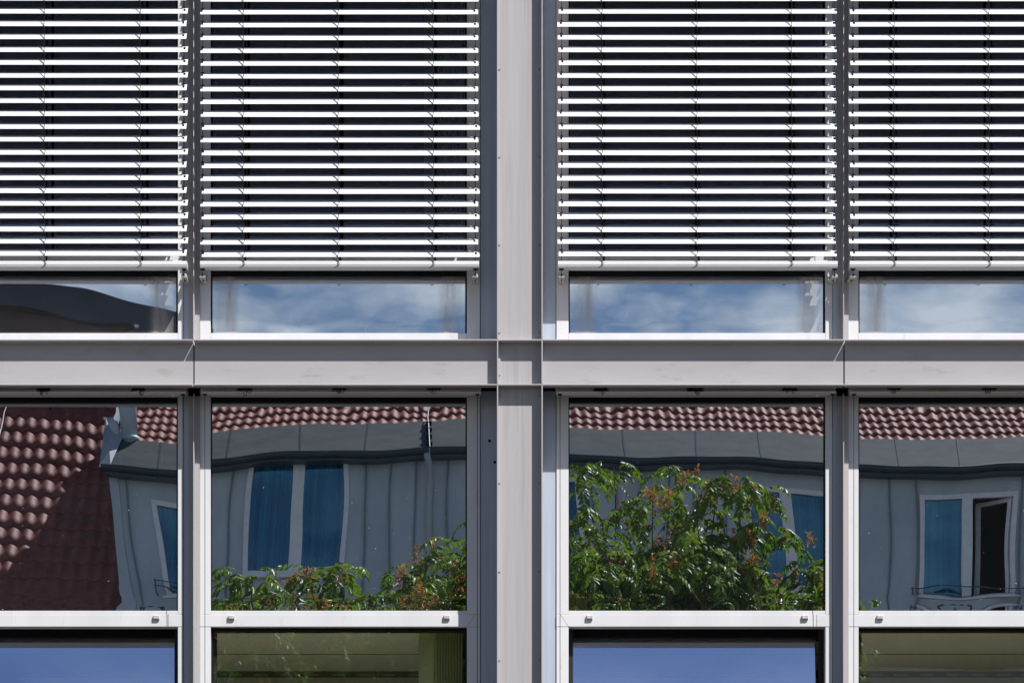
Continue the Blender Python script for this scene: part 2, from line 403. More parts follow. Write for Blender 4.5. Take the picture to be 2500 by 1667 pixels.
PXU0 = -520
for i, (j0, p0, p1, j1) in enumerate(BAYS):
    # ---------------- upper window
    w = empty('window', office)
    zs, zr = zbt + .001, Z(813)
    zt1, zt0 = Z(614), Z(659)
    f = MB()
    f.bbox(X(j0), X(p0), 0, .06, zs, Z_TOP, .0015); f.bbox(X(p1), X(j1), 0, .06, zs, Z_TOP, .0015)
    f.bbox(X(p0) + .0004, X(p1) - .0004, .0005, .06, zs, zr, .0015)
    f.build('frame', M['frame'], w)
    f = MB(); f.bbox(X(p0) + .0004, X(p1) - .0004, .0005, .06, zt0, zt1, .0015); f.build('transom', M['frame'], w)
    k = MB()
    k.box(X(p0), X(p1), .012, .05, Z(672), zt0 - .0004)
    for a, b_, q0, q1 in ((zr, Z(672) - .0002, p0, p1), (zt1 + .0004, Z_TOP, p0, p1)):
        k.box(X(q0) + .0002, X(q0 + 3.2), .012, .05, a, b_); k.box(X(q1 - 4.5), X(q1) - .0002, .012, .05, a, b_)
    k.build('gasket', M['black'], w)
    t, cf, sd = SPAN[i]
    wavy_pane('spandrel_pane', X(p0 + 2), X(p1 - 3), .022, zr - .004, Z(671), M['glass_spandrel'], w, bulge(t, cf, sd, 9, 2, .24))
    t, cf, sd = PANE2[i]
    wavy_pane('glass_pane', X(p0 + 2), X(p1 - 3), .026, zt1 - .002, Z_TOP, M['glass_upper'], w, bulge(t, cf, sd + 40, 5, 3, 1.9), nz=60)
    # ---------------- lower window
    w = empty('window', office)
    zh = Z(968); zm1, zm0 = Z(1490), Z(1529)
    zb = Z(2240)
    f = MB()
    zl = Z(1499.4)
    f.bbox(X(j0), X(p0), 0, .06, zl + .0008, zh + .03, .0015); f.bbox(X(p1), X(j1), 0, .06, zl + .0008, zh + .03, .0015)
    f.bbox(X(j0), X(p0), 0, .06, Z_BOT, zm0 - .0003, .0015); f.bbox(X(p1), X(j1), 0, .06, Z_BOT, zm0 - .0003, .0015)
    f.bbox(X(p0) + .0004, X(p1) - .0004, .0005, .06, zh, zh + .03, .0015)
    f.bbox(X(p0) + .0004, X(p1) - .0004, .0005, .06, zb - .07, zb, .0015)
    f.bbox(X(p0) + .0004, X(p1) - .0004, .004, .06, Z_BOT, zb - .0705, .0015)
    f.build('frame', M['frame'], w)
    f = MB(); zl = Z(1499.4)
    f.bbox(X(p0) + .0004, X(p1) - .0004, .0012, .06, zl + .0006, zm1, .0012)
    f.bbox(X(j0), X(j1), -.0012, .06, zm0, zl, .0012)
    f.build('transom', M['frame'], w)
    gr = MB()                                               # fine joints in the transom
    for px in ((411,) if i == 0 else (1994,) if i == 2 else ()):
        gr.box(X(px) - .0008, X(px) + .0008, -.0016, .0, zm0 + .0003, zl - .0003)
    for a in ((1140, 1160, 1171, 1) if i == 1 else (1388, 1368, 1360, 1) if i == 2 else (),):
        if a:
            xa, xb = X(a[0]), X(a[1]); gr.add([(xa, -.0016, zm0 + .0005), (xa + .0012, -.0016, zm0 + .0005), (xb + .0012, -.0016, zl - .001), (xb, -.0016, zl - .001)], [(0, 1, 2, 3)])
    if gr.v: gr.build('joint', flat('joint_shadow_gap', (.12, .12, .13), .8, .1) if 'joint' not in M else M['joint'], w)
    k = MB()
    k.box(X(p0), X(p1), .012, .05, Z(980), zh - .0004)
    k.box(X(p0) + .0002, X(p0 + 2.6), .012, .05, zm1 + .0004, Z(980) - .0002); k.box(X(p1 - 3.6), X(p1) - .0002, .012, .05, zm1 + .0004, Z(980) - .0002)
    k.build('gasket', M['black'], w)
    t, cf, sd = PANE2[i]
    wavy_pane('fixed_pane', X(p0 + 2), X(p1 - 2), .022, zm1 - .002, Z(979), M['glass_panel'], w, bulge(t, cf, sd))
    # opening sash under the transom, hinged at its foot
    hz = zb + .004
    sash = empty('sash', w, (0, .030, hz))
    if TILTED[i]: sash.rotation_euler = (-math.radians(6.0), 0, 0); tag(sash, 'sash tilted open inwards at the top')
    top = zm0 + .026 - hz; sw = .036
    k = MB(); a0, a1 = X(p0) - .02, X(p1) + .02
    k.box(a0, a1, 0, .05, top - .040, top); k.box(a0, a1, 0, .05, 0, .03)
    k.box(a0, X(p0 + 4), 0, .05, .0302, top - .0402); k.box(X(p1 - 5), a1, 0, .05, .0302, top - .0402)
    k.v = [(x, y, z) for x, y, z in k.v]
    o = k.build('sash_frame', M['black'], w); o.location = sash.location; o.rotation_euler = sash.rotation_euler
    g2 = wavy_pane('sash_pane', X(p0 + 3), X(p1 - 4), .012, .02, top - .03, M['glass_tilt' if TILTED[i] else 'glass_clear'], w, bulge(0, (6, -4, 0), 60 + i, 5, 3, top))
    g2.location = sash.location; g2.rotation_euler = sash.rotation_euler
    if TILTED[i]: tag(g2, 'pane of the tilted sash mirroring blue sky')
    bpy.data.objects.remove(sash)
    caps = {0: (382,), 1: (565, 1090.5), 2: (1439, 1965), 3: (2148, 2672)}.get(i, ())
    for px in caps:
        d = MB(); d.bbox(X(px - 7.5), X(px + 7.5), -.012, -.0011, Z(1511), Z(1502), .002)
        d.box(X(px - 7.5), X(px + 7.5), -.008, -.0012, Z(1513), Z(1511) - .0002); d.build('drain_cap', M['bracket'], w)

# rooms behind the glass
room = empty('room', office)
wallm = paint('room_wall', (.74, .74, .68), (.80, .80, .74), (1, 1, 1), 2, .8, .2)
ceilm = paint('room_ceiling', (.80, .80, .72), (.86, .86, .78), (1, 1, 1), 1.5, .7, .3)
zc = Z(1510); x0, x1 = X(-376), X(2906)
r = MB(); r.box(x0, x1, .0925, 5.0, zc, zc + .05); r.build('room_ceiling', ceilm, room)
r = MB(); r.box(x0, x1, .0925, 5.0, 1.0, 1.05); r.build('room_floor', paint('room_floor', (.70, .68, .60), (.76, .74, .66), (1, 1, 1), 3, .6, .3), room)
r = MB(); r.box(x0 + .01, x1 - .01, .094, 1.5, 2.66, 2.7); r.build('bounce_board', paint('white_bounce_board', (.78, .78, .74), (.84, .84, .80), (1, 1, 1), 3, .5, .3), room)  # unseen board added to bounce sunlight up onto the ceiling
r = MB(); r.box(x0, x1, 5.0, 5.1, 1.0, zc); r.box(x0 - .1, x0, .0925, 5.1, 1.0, zc); r.box(x1, x1 + .1, .0925, 5.1, 1.0, zc); r.build('room_wall', wallm, room)
r = MB()
for yy, wd in ((.93, .006),): r.box(x0 + .02, x1 - .02, yy, yy + wd, zc - .002, zc - .0005)
r.build('ceiling_joint', flat('ceiling_joint', (.05, .05, .045), .8, .1), room)
r = MB(); r.box(x0 + .02, x1 - .02, 1.43, 1.60, zc - .004, zc - .0005); r.build('slot_diffuser', flat('slot_diffuser', (.16, .17, .13), .6, .3), room)
r = MB(); xx = x0 + .05
while xx < x1 - .1:
    r.box(xx, xx + .06, 1.505, 1.522, zc - .006, zc - .0042); xx += .118
r.build('diffuser_slot', flat('slot_light_edge', (.62, .63, .55), .5, .4), room)
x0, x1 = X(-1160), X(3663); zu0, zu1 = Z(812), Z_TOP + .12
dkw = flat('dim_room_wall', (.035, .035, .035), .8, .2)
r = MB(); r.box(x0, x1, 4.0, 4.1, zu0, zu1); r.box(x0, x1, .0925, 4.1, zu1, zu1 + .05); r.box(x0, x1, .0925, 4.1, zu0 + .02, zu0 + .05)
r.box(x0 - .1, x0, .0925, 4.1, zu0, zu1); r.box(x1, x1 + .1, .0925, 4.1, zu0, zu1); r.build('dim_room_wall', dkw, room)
# body of the building
bd = MB(); bd.box(x0 - 8, x0 - .12, .1, 14, 0, 11); bd.box(x1 + .12, x1 + 8, .1, 14, 0, 11); bd.box(x0 - .12, x1 + .12, 6, 14, 0, 11)
bd.box(x0 - .12, x1 + .12, .094, 6, zu1 + .06, 11); bd.box(x0 - .12, x1 + .12, .095, 5.9, zc + .055, zu0 - .002)
bd.build('building_body', M['panel'], office)


def pleats(name, px0, px1, y, z0, z1, n, label):
    """pale pleated fabric hung behind the glass, with a plain return panel on its left"""
    o = empty(name); tag(o, label, 'curtain')
    a, b_ = X(px0 + 38, y), X(px1, y); k = n * 8
    vs = []; fs = []
    for s in range(k + 1):
        x = a + (b_ - a) * s / k; yy = y + .010 * math.sin(2 * math.pi * s / 8)
        vs += [(x, yy, z0), (x, yy, z1)]
    for s in range(k): fs.append((2 * s, 2 * s + 2, 2 * s + 3, 2 * s + 1))
    m = MB(); m.add(vs, fs, True); m.build('pleated_fabric', M['curtain'], o)
    m = MB(); m.box(X(px0, y), a - .002, y + .012, y + .02, z0, z1); m.build('return_panel', M['curtain'], o)


M['curtain'] = flat('pale_green_fabric', (.62, .66, .44), .9, .1)
pleats('pleated_curtain', 1022, 1150, .2, 1.06, zc - .003, 13, 'pale ribbed curtain inside the lower window left of the wide column')
pleats('pleated_curtain', 1035, 1150, .2, zu0 + .06, zu1 - .02, 14, 'ribbed curtain inside the blind covered window left of the wide column')


# ------------------------------------------------------------------ lowered venetian blinds
YB0, YB1 = -.106, -.069                    # front lip and back edge of a slat
R_ARC, PH0, PH1 = .0596, math.radians(68), math.radians(18)


def slat_profile():
    top = []
    for i in range(9):
        p = PH0 + (PH1 - PH0) * i / 8
        top.append((R_ARC * (math.sin(PH0) - math.sin(p)), R_ARC * (math.cos(p) - math.cos(PH0))))
    lip = [(-.0012, .0002), (-.0016, -.0008), (-.0006, -.0016)]
    bot = [(y + .0006 * math.sin(PH0 + (PH1 - PH0) * i / 8), z - .0007 * math.cos(PH0 + (PH1 - PH0) * i / 8)) for i, (y, z) in enumerate(top)]
    return top, lip[::-1] + top[:1] + top[1:] + bot[::-1]


TOP_PROF, PROF = slat_profile()


def slat_mesh(L, bow=0.0, holes=()):
    m = MB(); n = len(PROF); st = sorted([L * k / 10 for k in range(11) if all(abs(L * k / 10 - h) > .012 for h in holes)] + [h + d for h in holes for d in (-.0045, .0045)]); seg = len(st) - 1
    cut = {k for k in range(seg) for h in holes if abs((st[k] + st[k + 1]) / 2 - h) < .001}
    skip = {3 + i for i in (2, 3, 4)} | {len(PROF) - 2 - i for i in (2, 3, 4)}
    vs = []
    for k, x in enumerate(st):
        dz = bow * math.sin(math.pi * x / L)
        vs += [(x, y, z + dz) for y, z in PROF]
    fs = [(k * n + i, k * n + (i + 1) % n, (k + 1) * n + (i + 1) % n, (k + 1) * n + i) for k in range(seg) for i in range(n) if not (k in cut and i in skip)]
    m.add(vs, fs, True); m.add(vs[:n], [tuple(range(n))]); m.add(vs[-n:], [tuple(range(n))[::-1]])
    return m


def cord_run(m, px, edges, seed):
    """front ladder thread with its little cross threads over each slat, slack near the foot"""
    rr = random.Random(seed); y = YB0 - .0028
    zs = [Z(e, y) for e in edges]; x0 = X(px, y); pts = []
    n = len(edges)
    for k in range(n):
        t = k / (n - 1); sway = (t ** 3) * .009
        x = x0 + rr.uniform(-.0012, .0012) - sway * .2
        pts.append((x, y, zs[k] + .001))
        if k < n - 1:
            dz = zs[k + 1] - zs[k]
            pts.append((x0 + rr.uniform(-.0015, .0025) + sway, y - .001 - sway * .4, zs[k] + dz * .45))
            pts.append((x0 + rr.uniform(-.0015, .002) + sway * .6, y - .001, zs[k] + dz * .75))
        q = [(x, y, zs[k] + .001)] + [(x - .021 * (j / 4) ** .9, YB0 + TOP_PROF[j][0] - .001, zs[k] + TOP_PROF[j][1] + .0012) for j in (1, 2, 3, 4)]
        m.tube(q, .0010, 4)
    m.tube(pts, .0015, 5)
    x, _, z = pts[-1]
    lp = [(x, y, z), (x + .004, y - .004, z - .012), (x - .006, y - .006, z - .022), (x - .014, y - .003, z - .026), (x - .004, y - .007, z - .024), (x + .006, y - .003, z - .014)]
    m.tube(lp, .0010, 5)
    m.tube([(x + .003, y, z + .004), (x + .010, y - .004, z - .008), (x + .004, y - .005, z - .02)], .0009, 5)


def lowered_blind(p0, p1, edges, cords, wires, lean, label, seed, holes=None):
    o = tag(empty('venetian_blind', None, (X((p0 + p1) / 2, YB0), YB0, Z(640, YB0))), label, 'blind', 'lowered venetian blinds in front of the upper windows')
    inv = Matrix.Translation(-o.location)
    def put(c): c.matrix_parent_inverse = inv; return c
    L = X(p1, YB0) - X(p0, YB0); rr = random.Random(seed); first = None
    edges = [edges[0] - 31.4 * k for k in range(16, 0, -1)] + edges
    hl = [X(px, -.085) - X(p0, YB0) + hs for px, hs in zip(wires, holes or (0, 0))]
    protos = [slat_mesh(L, bw, hl) for bw in (-.0006, 0.0, .0005)]
    made = []
    for k, e in enumerate(edges):
        j = k % 3
        if len(made) <= j: s = put(protos[j].build('slat', M['slat'], o)); made.append(s)
        else:
            s = made[j].copy(); C.objects.link(s); s.parent = o; s.matrix_parent_inverse = inv
        s.location = (X(p0, YB0) + rr.choice((-.0028, .0024)) + rr.uniform(-.0012, .0012), YB0, Z(e, YB0) + rr.uniform(-.0006, .0006))
        s.rotation_euler = (rr.uniform(-.03, .03), rr.uniform(-.0006, .0006), 0)
    # bottom rail
    z1, z0 = Z(637, YB0), Z(653, YB0); yb = YB0 - .003
    prof = [(yb + .006, z1), (yb, z1 - .004), (yb - .001, Z(646.8, YB0)), (yb + .003, Z(647.2, YB0)), (yb + .003, Z(647.9, YB0)), (yb - .001, Z(648.3, YB0)),
            (yb, z0 + .003), (yb + .003, z0), (yb + .050, z0 + .001), (yb + .052, z0 + .006), (yb + .048, z1 - .002)]
    m = MB(); m.prism(prof, X(p0, YB0), X(p1, YB0)); put(m.build('bottom_rail', M['slat'], o))
    for q, px in enumerate(cords):
        m = MB(); cord_run(m, px, edges + [640], seed * 10 + q); put(m.build('ladder_cord', M['dark'], o))
        m = MB(); m.box(X(px + 2.5, YB1), X(px + 8, YB1), YB1 - .0005, YB1 + .0005, z1, Z(edges[0], YB1) + .03)
        for e in edges: m.box(X(px + 1.5, YB1), X(px + 13, YB1), YB1 - .004, YB1 + .004, Z(e, YB0) + .0335, Z(e, YB0) + .0375)
        put(m.build('lift_tape', M['dark'], o))
    for px, ln in zip(wires, lean):
        yw = -.078; x = X(px, yw)
        m = MB(); m.tube([(x, yw, Z(672, yw)), (x, yw, Z(edges[0], yw) + .1)], .0013, 5)
        for e in edges:
            ze = Z(e, YB0) + .031; m.box(x - .006, x + .005, yw - .003, yw + .005, ze - .005, ze + .003); m.box(x - .003, x + .003, yw - .004, yw, ze - .012, ze - .005)
        m.box(x - .009, x + .009, yw - .012, yw + .012, z0 - .002, z0 + .0005)
        put(m.build('guide_wire', M['dark'], o))
        # arm that holds the wire off the jamb
        zb, zt = Z(692, 0), Z(667.5, yw)
        m = MB(); hw = .0120; n = 9; vs = []
        for y_, zz0, zz1 in ((.0, zb, zb + .026), (-.03, zb + .004, zt - .014), (yw - .004, zt - .022, zt - .001), (yw - .012, zt - .018, zt - .004)):
            t = -y_ / .09; xc = x + ln * (1 - t)
            for i in range(n):
                a = math.pi * i / (n - 1); vs.append((xc + hw * math.cos(a), y_, zz1 - hw * .7 + hw * .7 * math.sin(a)))
            vs.append((xc - hw, y_, zz0)); vs.append((xc + hw, y_, zz0))
        c = n + 2
        fs = [(k * c + i, k * c + (i + 1) % c, (k + 1) * c + (i + 1) % c, (k + 1) * c + i) for k in range(3) for i in range(c)] + [tuple(range(3 * c, 4 * c))]
        m.add(vs, fs); m.box(x + ln - .0125, x + ln + .0125, -.004, -.0005, zb - .003, zb + .034)
        put(m.build('wire_bracket', M['bracket'], o))
        m = MB(); m.tube([(x, yw, zt), (x, yw - .014, zt - .006), (x, yw - .0145, zt - .012), (x + ln * .3, -.05, zt - .028), (x + ln * .6, -.032, zb + .008)], .0016, 5)
        m.tube([(x - .004, yw - .0135, zt - .011), (x, yw - .015, zt - .006), (x + .004, yw - .0135, zt - .011)], .0013, 5)
        put(m.build('cable_end', M['dark'], o))
    return o


E1 = [33 + 31.25 * k for k in range(18)] + [594, 624]
E2 = [35.5 + 31.22 * k for k in range(18)] + [596.4, 627]
E3 = [34 + 31.27 * k for k in range(18)] + [594.7, 625]
E4 = [34.4 + 31.2 * k for k in range(18)] + [594, 624.5]
lowered_blind(-226, 456.5, E1, (-120, 108, 342), (-214, 449.5), (0, .003), 'white venetian blind cut by the left edge of the photo', 1)
lowered_blind(488.5, 1169.5, E2, (593.5, 825, 1057), (495, 1160.5), (0, -.001), 'white venetian blind left of the wide grey column', 2)
lowered_blind(1362.5, 2045, E3, (1469, 1700.5, 1932), (1371, 2037.5), (.001, -.011), 'white venetian blind right of the wide grey column', 3)
lowered_blind(2074.5, 2756, E4, (2182, 2414.5, 2646), (2082.5, 2742), (-.012, 0), 'white venetian blind cut by the right edge of the photo', 4)


# ------------------------------------------------------------------ raised blinds under the beam
def raised_blind(p0, p1, cords, wires, label, seed):
    y0, y1 = -.108, -.056
    o = tag(empty('raised_blind', None, (X((p0 + p1) / 2, y0), y0, Z(958, y0))), label, 'blind', 'raised venetian blinds stacked under the beam')
    inv = Matrix.Translation(-o.location); rr = random.Random(seed)
    def put(c): c.matrix_parent_inverse = inv; return c
    za, zb = Z(954.0, y0), Z(958.0, y0)
    m = MB(); prof = [(y0 + .004, za + .001), (y0, za - .002), (y0, zb + .001), (y0 + .002, zb), (y1 - .001, zb), (y1, zb + .002), (y1, za + .001)]
    m.prism(prof, X(p0, y0), X(p1, y0)); put(m.build('bottom_rail', M['frame'], o))
    n = 11; zz = za + .0022
    m = slat_mesh(X(p1, y0) - X(p0, y0)); base = None
    for k in range(n):
        if base is None: s = base = put(m.build('slat', M['slat_warm'], o))
        else: s = base.copy(); C.objects.link(s); s.parent = o; s.matrix_parent_inverse = inv
        s.location = (X(p0, y0) + rr.uniform(-.003, .003), y0 + rr.uniform(0, .0015), zz + k * .0042)
        s.rotation_euler = (-.72 + rr.uniform(-.02, .02), rr.uniform(-.0008, .0008), 0)
        s.scale = (1, 1, 1)
    for q, px in enumerate(cords):
        m = MB(); x = X(px, y0)
        for k in range(9):
            xa = x - .024 + rr.uniform(-.006, .004); xb = x + .022 + rr.uniform(-.004, .008); z = za + rr.uniform(-.001, .022)
            m.tube([(xa, y0 - .001, z), (xa - .005, y0 - .006, z - .002), ((xa + xb) / 2, y0 - .009, z - rr.uniform(-.002, .004)), (xb + .003, y0 - .006, z - .001), (xb, y0 - .001, z + .001)], .0012, 5)
        m.box(x - .026, x + .024, y0 - .003, y0 + .004, za + .003, za + .022)
        for s in range(2 + q % 2):                              # loose loops
            a = x + rr.uniform(-.02, .015); d = rr.uniform(.010, .024); w = rr.uniform(.004, .012)
            m.tube([(a, y0 - .005, za + .004), (a - w * .3, y0 - .008, za - d * .5), (a + w * .2, y0 - .009, za - d), (a + w, y0 - .008, za - d * .8), (a + w * 1.2, y0 - .005, za + .004)], .0012, 5)
        put(m.build('cord_bundle', M['dark'], o))
    for px in wires:
        yw = -.078; x = X(px, yw)
        m = MB(); m.tube([(x, yw, zb - .001), (x, yw, 2.2)], .0013, 5); m.box(x - .008, x + .008, yw - .008, yw + .008, zb - .0035, zb - .0002)
        put(m.build('guide_wire', M['dark'], o))
    return o


raised_blind(-232, 453.5, (-120, 108, 338), (-214, 446.3), 'raised grey blind under the beam at the left edge of the photo', 11)
raised_blind(491.5, 1173.5, (599, 830, 1061), (500.2, 1165.6), 'raised grey blind under the beam left of the wide column', 12)
raised_blind(1358, 2040.5, (1468, 1698, 1929), (1367.3, 2032.5), 'raised grey blind under the beam right of the wide column', 13)
raised_blind(2076.5, 2758, (2184, 2416, 2646), (2084.5, 2742), 'raised grey blind under the beam at the right edge of the photo', 14)

# ------------------------------------------------------------------ house across the street (seen mirrored in the glass)
house = tag(empty('tiled_house', None, (0, -36, 0)), 'house with red tiled roof and long zinc dormer, mirrored in the lower panes', 'house')
hinv = Matrix.Translation((0, 36, 0))
def hp(o):
    o.parent = house; o.matrix_parent_inverse = hinv; return o


M['tile'] = paint('red_clay_tile', (.17, .052, .040), (.31, .110, .086), (6.6, 3, 3), 1.0, .60, .24, lo=.25, hi=.75, detail=4)
M['zinc'] = paint('zinc_sheet', (.42, .48, .53), (.54, .60, .64), (1, 1, .5), 2.0, .45, .5)
M['apron'] = paint('grey_bitumen_sheet', (.075, .08, .085), (.115, .115, .115), (1.5, 4, 4), 2.0, .7, .3, bump=.15)
M['gutter'] = flat('dark_zinc_gutter', (.07, .09, .11), .4, .5)
M['pvc'] = flat('white_window_pvc', (.84, .84, .86), .4, .4)
M['hglass'] = glass('house_window_glass', .09, (.28, .62, .95), 'clear', (.70, .88, .90))
M['hcurtain'] = paint('blue_curtain', (.045, .13, .18), (.20, .37, .44), (12, 1, .08), 1.3, .8, .1)  # light and shade of the folds painted as vertical bands of colour
M['plaster'] = paint('cream_plaster', (.52, .48, .40), (.60, .56, .48), (1, 1, 1), 1.2, .85, .2, bump=.1)


def tiles(name, xa, xb, pt, tw=.15, course=.33, lip=.036, amp=.038):
    """pt(s) -> (y, z) point s metres up the slope; overlapping courses of S-shaped tiles"""
    (ya, za), (yb, zb_) = pt(0), pt(1); dy, dz = yb - ya, zb_ - za
    ny, nz_ = dz, -dy                     # slope normal (towards +y, up)
    if nz_ < 0: ny, nz_ = -ny, -nz_
    L = pt('len'); nc = int(L / course); seg = 8
    nx = int((xb - xa) / tw) * seg + 1
    xs = xa + np.arange(nx) * tw / seg; fr = (np.arange(nx) % seg) / seg
    hgt = amp * np.where(fr < .62, np.sin(fr / .62 * math.pi) ** 1.2, -.45 * np.sin((fr - .62) / .38 * math.pi))
    vs = []; fs = []
    for c in range(nc):
        jit = np.repeat(rng.uniform(-.006, .006, (nx // seg) + 1), seg)[:nx]
        rows = ((c * course - .02 + jit, lip * .7), (c * course - .02 + jit, lip), (c * course + course * .5 + jit * 0, lip * .58), ((c + 1) * course + .01 + jit * 0, .006))
        b0 = len(vs)
        for r_i, (s, off) in enumerate(rows):
            hh = hgt + off if r_i else hgt * .9 + off - .02
            ss = s if hasattr(s, '__len__') else np.full(nx, s)
            for a in range(nx):
                vs.append((xs[a], ya + dy * ss[a] + ny * hh[a], za + dz * ss[a] + nz_ * hh[a]))
        for r_i in range(3):
            for a in range(nx - 1):
                fs.append((b0 + r_i * nx + a, b0 + r_i * nx + a + 1, b0 + (r_i + 1) * nx + a + 1, b0 + (r_i + 1) * nx + a))
    me = bpy.data.meshes.new(name); me.from_pydata(vs, [], fs); me.update()
    sm = []
    for c in range(nc):
        for r_i in range(3): sm += [r_i > 0] * (nx - 1)
    me.polygons.foreach_set("use_smooth", sm); me.materials.append(M['tile'])
    o = bpy.data.objects.new(name, me); C.objects.link(o); hp(o)
    # underlay that closes the roof
    u = MB(); e = .02
    u.add([(xa, ya, za - e), (xb, ya, za - e), (xb, ya + dy * L, za + dz * L - e), (xa, ya + dy * L, za + dz * L - e)], [(0, 1, 2, 3)])
    u.build('roof_underlay', M['gutter'], None); hp(bpy.data.objects['roof_underlay'] if 'roof_underlay' in bpy.data.objects else None)
    ul = [x for x in bpy.data.objects if x.name.startswith('roof_underlay') and x.parent is None]
    for x in ul: hp(x)
    return o


def slope(y, z, ang, L):
    def pt(s):
        if s == 'len': return L
        return (y - math.cos(ang) * s, z + math.sin(ang) * s)
    return pt


A1 = math.radians(42); A2 = math.radians(28)
DX0 = HX(266, 31.0)                                    # left end of the dormer
zlow = 8.35; ylow = -31 + (9.22 - 8.35) / math.tan(A1)
tiles('steep_roof', -14.0, DX0 - .02, slope(ylow, zlow, A1, (13.35 - zlow) / math.sin(A1)), .175, .43, .022, .024)
tiles('steep_roof', DX0 - .02, 14, slope(ylow, zlow, A1, 1.75), .15, .33, .020, .021)
tiles('tiled_roof', DX0 + .06, 14, slope(-31.25, 11.62, A2, (13.35 - 11.62) / math.sin(A2)), .135, .36, .022, .019)
# dormer front of standing-seam zinc, with openings for the windows
ydr = -31.0
zd0, zd1 = 9.20, 11.25
WIN = [  # left, right, top, bottom px; open right sash
    (361, 520, 1196, 1420, False), (611, 850, 1130, 1412, False), (1236, 1414, 1175, 1420, False), (1816, 2012, 1186, 1440, False), (2246, 2488, 1186, 1446, True), (2760, 3000, 1170, 1430, False)]
holes = [(HX(a, 31), HX(b, 31), HZ(d, 31), HZ(c, 31)) for a, b, c, d, _ in WIN]
dm = MB(); xcur = DX0
for a, b, z0, z1 in holes:
    dm.box(xcur, a, ydr - .06, ydr, zd0, zd1); dm.box(a, b, ydr - .06, ydr, zd0, z0); dm.box(a, b, ydr - .06, ydr, z1, zd1); xcur = b
dm.box(xcur, 14, ydr - .06, ydr, zd0, zd1)
hp(dm.build('dormer_wall', M['zinc']))
dm = MB(); sx = DX0 + .20
while sx < 13.9:
    if not any(a - .03 < sx < b + .03 for a, b, _, _ in holes): dm.box(sx - .011, sx + .011, ydr + .0005, ydr + .035, zd0 + .02, zd1)
    sx += random.choice((.34, .37, .36, .42))
hp(dm.build('standing_seam', flat('seam_shade_zinc', (.20, .24, .27), .5, .4)))  # seams darker than the wall: their shadow is put into the colour
dm = MB()                                               # cheek closing the dormer's left side, flashing at its foot
dm.add([(DX0, ydr, zd0 - .3), (DX0, ydr, 11.72), (DX0, -33.6, 12.95), (DX0, -33.6, 11.2)], [(0, 1, 2, 3)])
dm.box(DX0 - .02, DX0 + .10, ydr - .02, ydr + .03, zd0 - .35, zd1); dm.box(DX0 - .02, 14, ydr + .0, ydr + .14, zd0 - .14, zd0 + .01)
hp(dm.build('dormer_flashing', M['zinc']))
# sloping apron above the wall, with its overhang and gutter
yg, zg = -30.72, HZ(1121, 30.72); yt, zt = -31.22, HZ(1052, 31.22)
gx0 = HX(243, 30.72)
ap = MB(); ap.add([(gx0, yg, zg), (14, yg, zg), (14, yt, zt), (gx0 + .12, yt, zt), (gx0, yg, zg - .05), (14, yg, zg - .05), (14, yt, zt - .1), (gx0 + .12, yt, zt - .1)],
                  [(0, 1, 2, 3), (0, 4, 5, 1), (4, 7, 6, 5), (0, 3, 7, 4)])
hp(ap.build('dormer_apron', M['apron']))
ap = MB(); sx = gx0 + .75
while sx < 13.8:
    x2 = sx + random.uniform(-.04, .04); dz = .006
    ap.add([(sx, yg, zg + dz), (sx + .02, yg, zg + dz), (x2 + .02, yt, zt + dz), (x2, yt, zt + dz)], [(0, 1, 2, 3)])
    ap.add([(sx, yg, zg), (sx, yg, zg + dz), (x2, yt, zt + dz), (x2, yt, zt)], [(0, 1, 2, 3)])
    sx += random.uniform(.78, .98)
hp(ap.build('apron_seam', M['gutter']))
ap = MB(); ap.add([(gx0 - .03, yg + .02, zg - .03), (gx0 + .14, yg + .02, zg + .02), (gx0 + .27, yt, zt + .05), (gx0 + .14, yt - .1, zt + .32), (gx0 + .05, yt - .1, zt + .30)], [(0, 1, 2, 3, 4)])
ap.add([(gx0 - .03, yg + .02, zg - .03), (gx0 + .05, yt - .1, zt + .30), (gx0 + .02, yt, zt - .1)], [(0, 1, 2)])
hp(ap.build('verge_flashing', flat('pale_zinc', (.36, .39, .42), .5, .4)))
gt = MB()
n = 9; prof = [(yg + .06 + .06 * math.cos(math.pi + math.pi * i / n), zg - .012 - .06 * math.sin(math.pi * i / n)) for i in range(n + 1)]
gt.prism(prof, gx0 + .01, 14); gt.tube([(gx0 + .01, yg + .12, zg - .010), (14, yg + .12, zg - .010)], .012, 6)
gt.box(gx0 + .06, 14, ydr - .02, yg - .002, zg - .10, zg - .06)
hp(gt.build('gutter', M['gutter']))
# downpipe and lightning wire
dx = HX(1053, 30.8)
pp = MB(); pp.tube([(dx - .05, yg + .06, zg - .06), (dx - .02, -30.75, zg - .18), (dx, -30.93, zg - .42), (dx, -30.93, 8.8)], .045, 10); hp(pp.build('downpipe', M['zinc']))
pp = MB(); wx = HX(1040, 31)
pp.tube([(wx - .03, -33.5, 13.05), (wx, yt, zt + .06), (wx + .06, yg + .02, zg + .05), (wx + .065, yg + .13, zg - .02), (wx + .07, -30.9, zg - .5), (wx + .06, -30.94, 8.8)], .008, 5)
pp.tube([(-14 + 6.9, -34.4, 13.4), (-7.2, -32.5, 11.35), (-7.35, -31.6, 10.3), (-7.5, -30.4, 9.1)], .008, 5); hp(pp.build('lightning_wire', flat('wire_steel', (.55, .55, .55), .4, .5)))
pp = MB()
for k in range(4):
    t = (k + .6) / 4; pp.box(wx - .03 + .05 * t, wx + .05 + .05 * t, yt + (yg - yt) * t - .03, yt + (yg - yt) * t + .03, zt + (zg - zt) * t + .0, zt + (zg - zt) * t + .05)
hp(pp.build('wire_holder', M['black']))
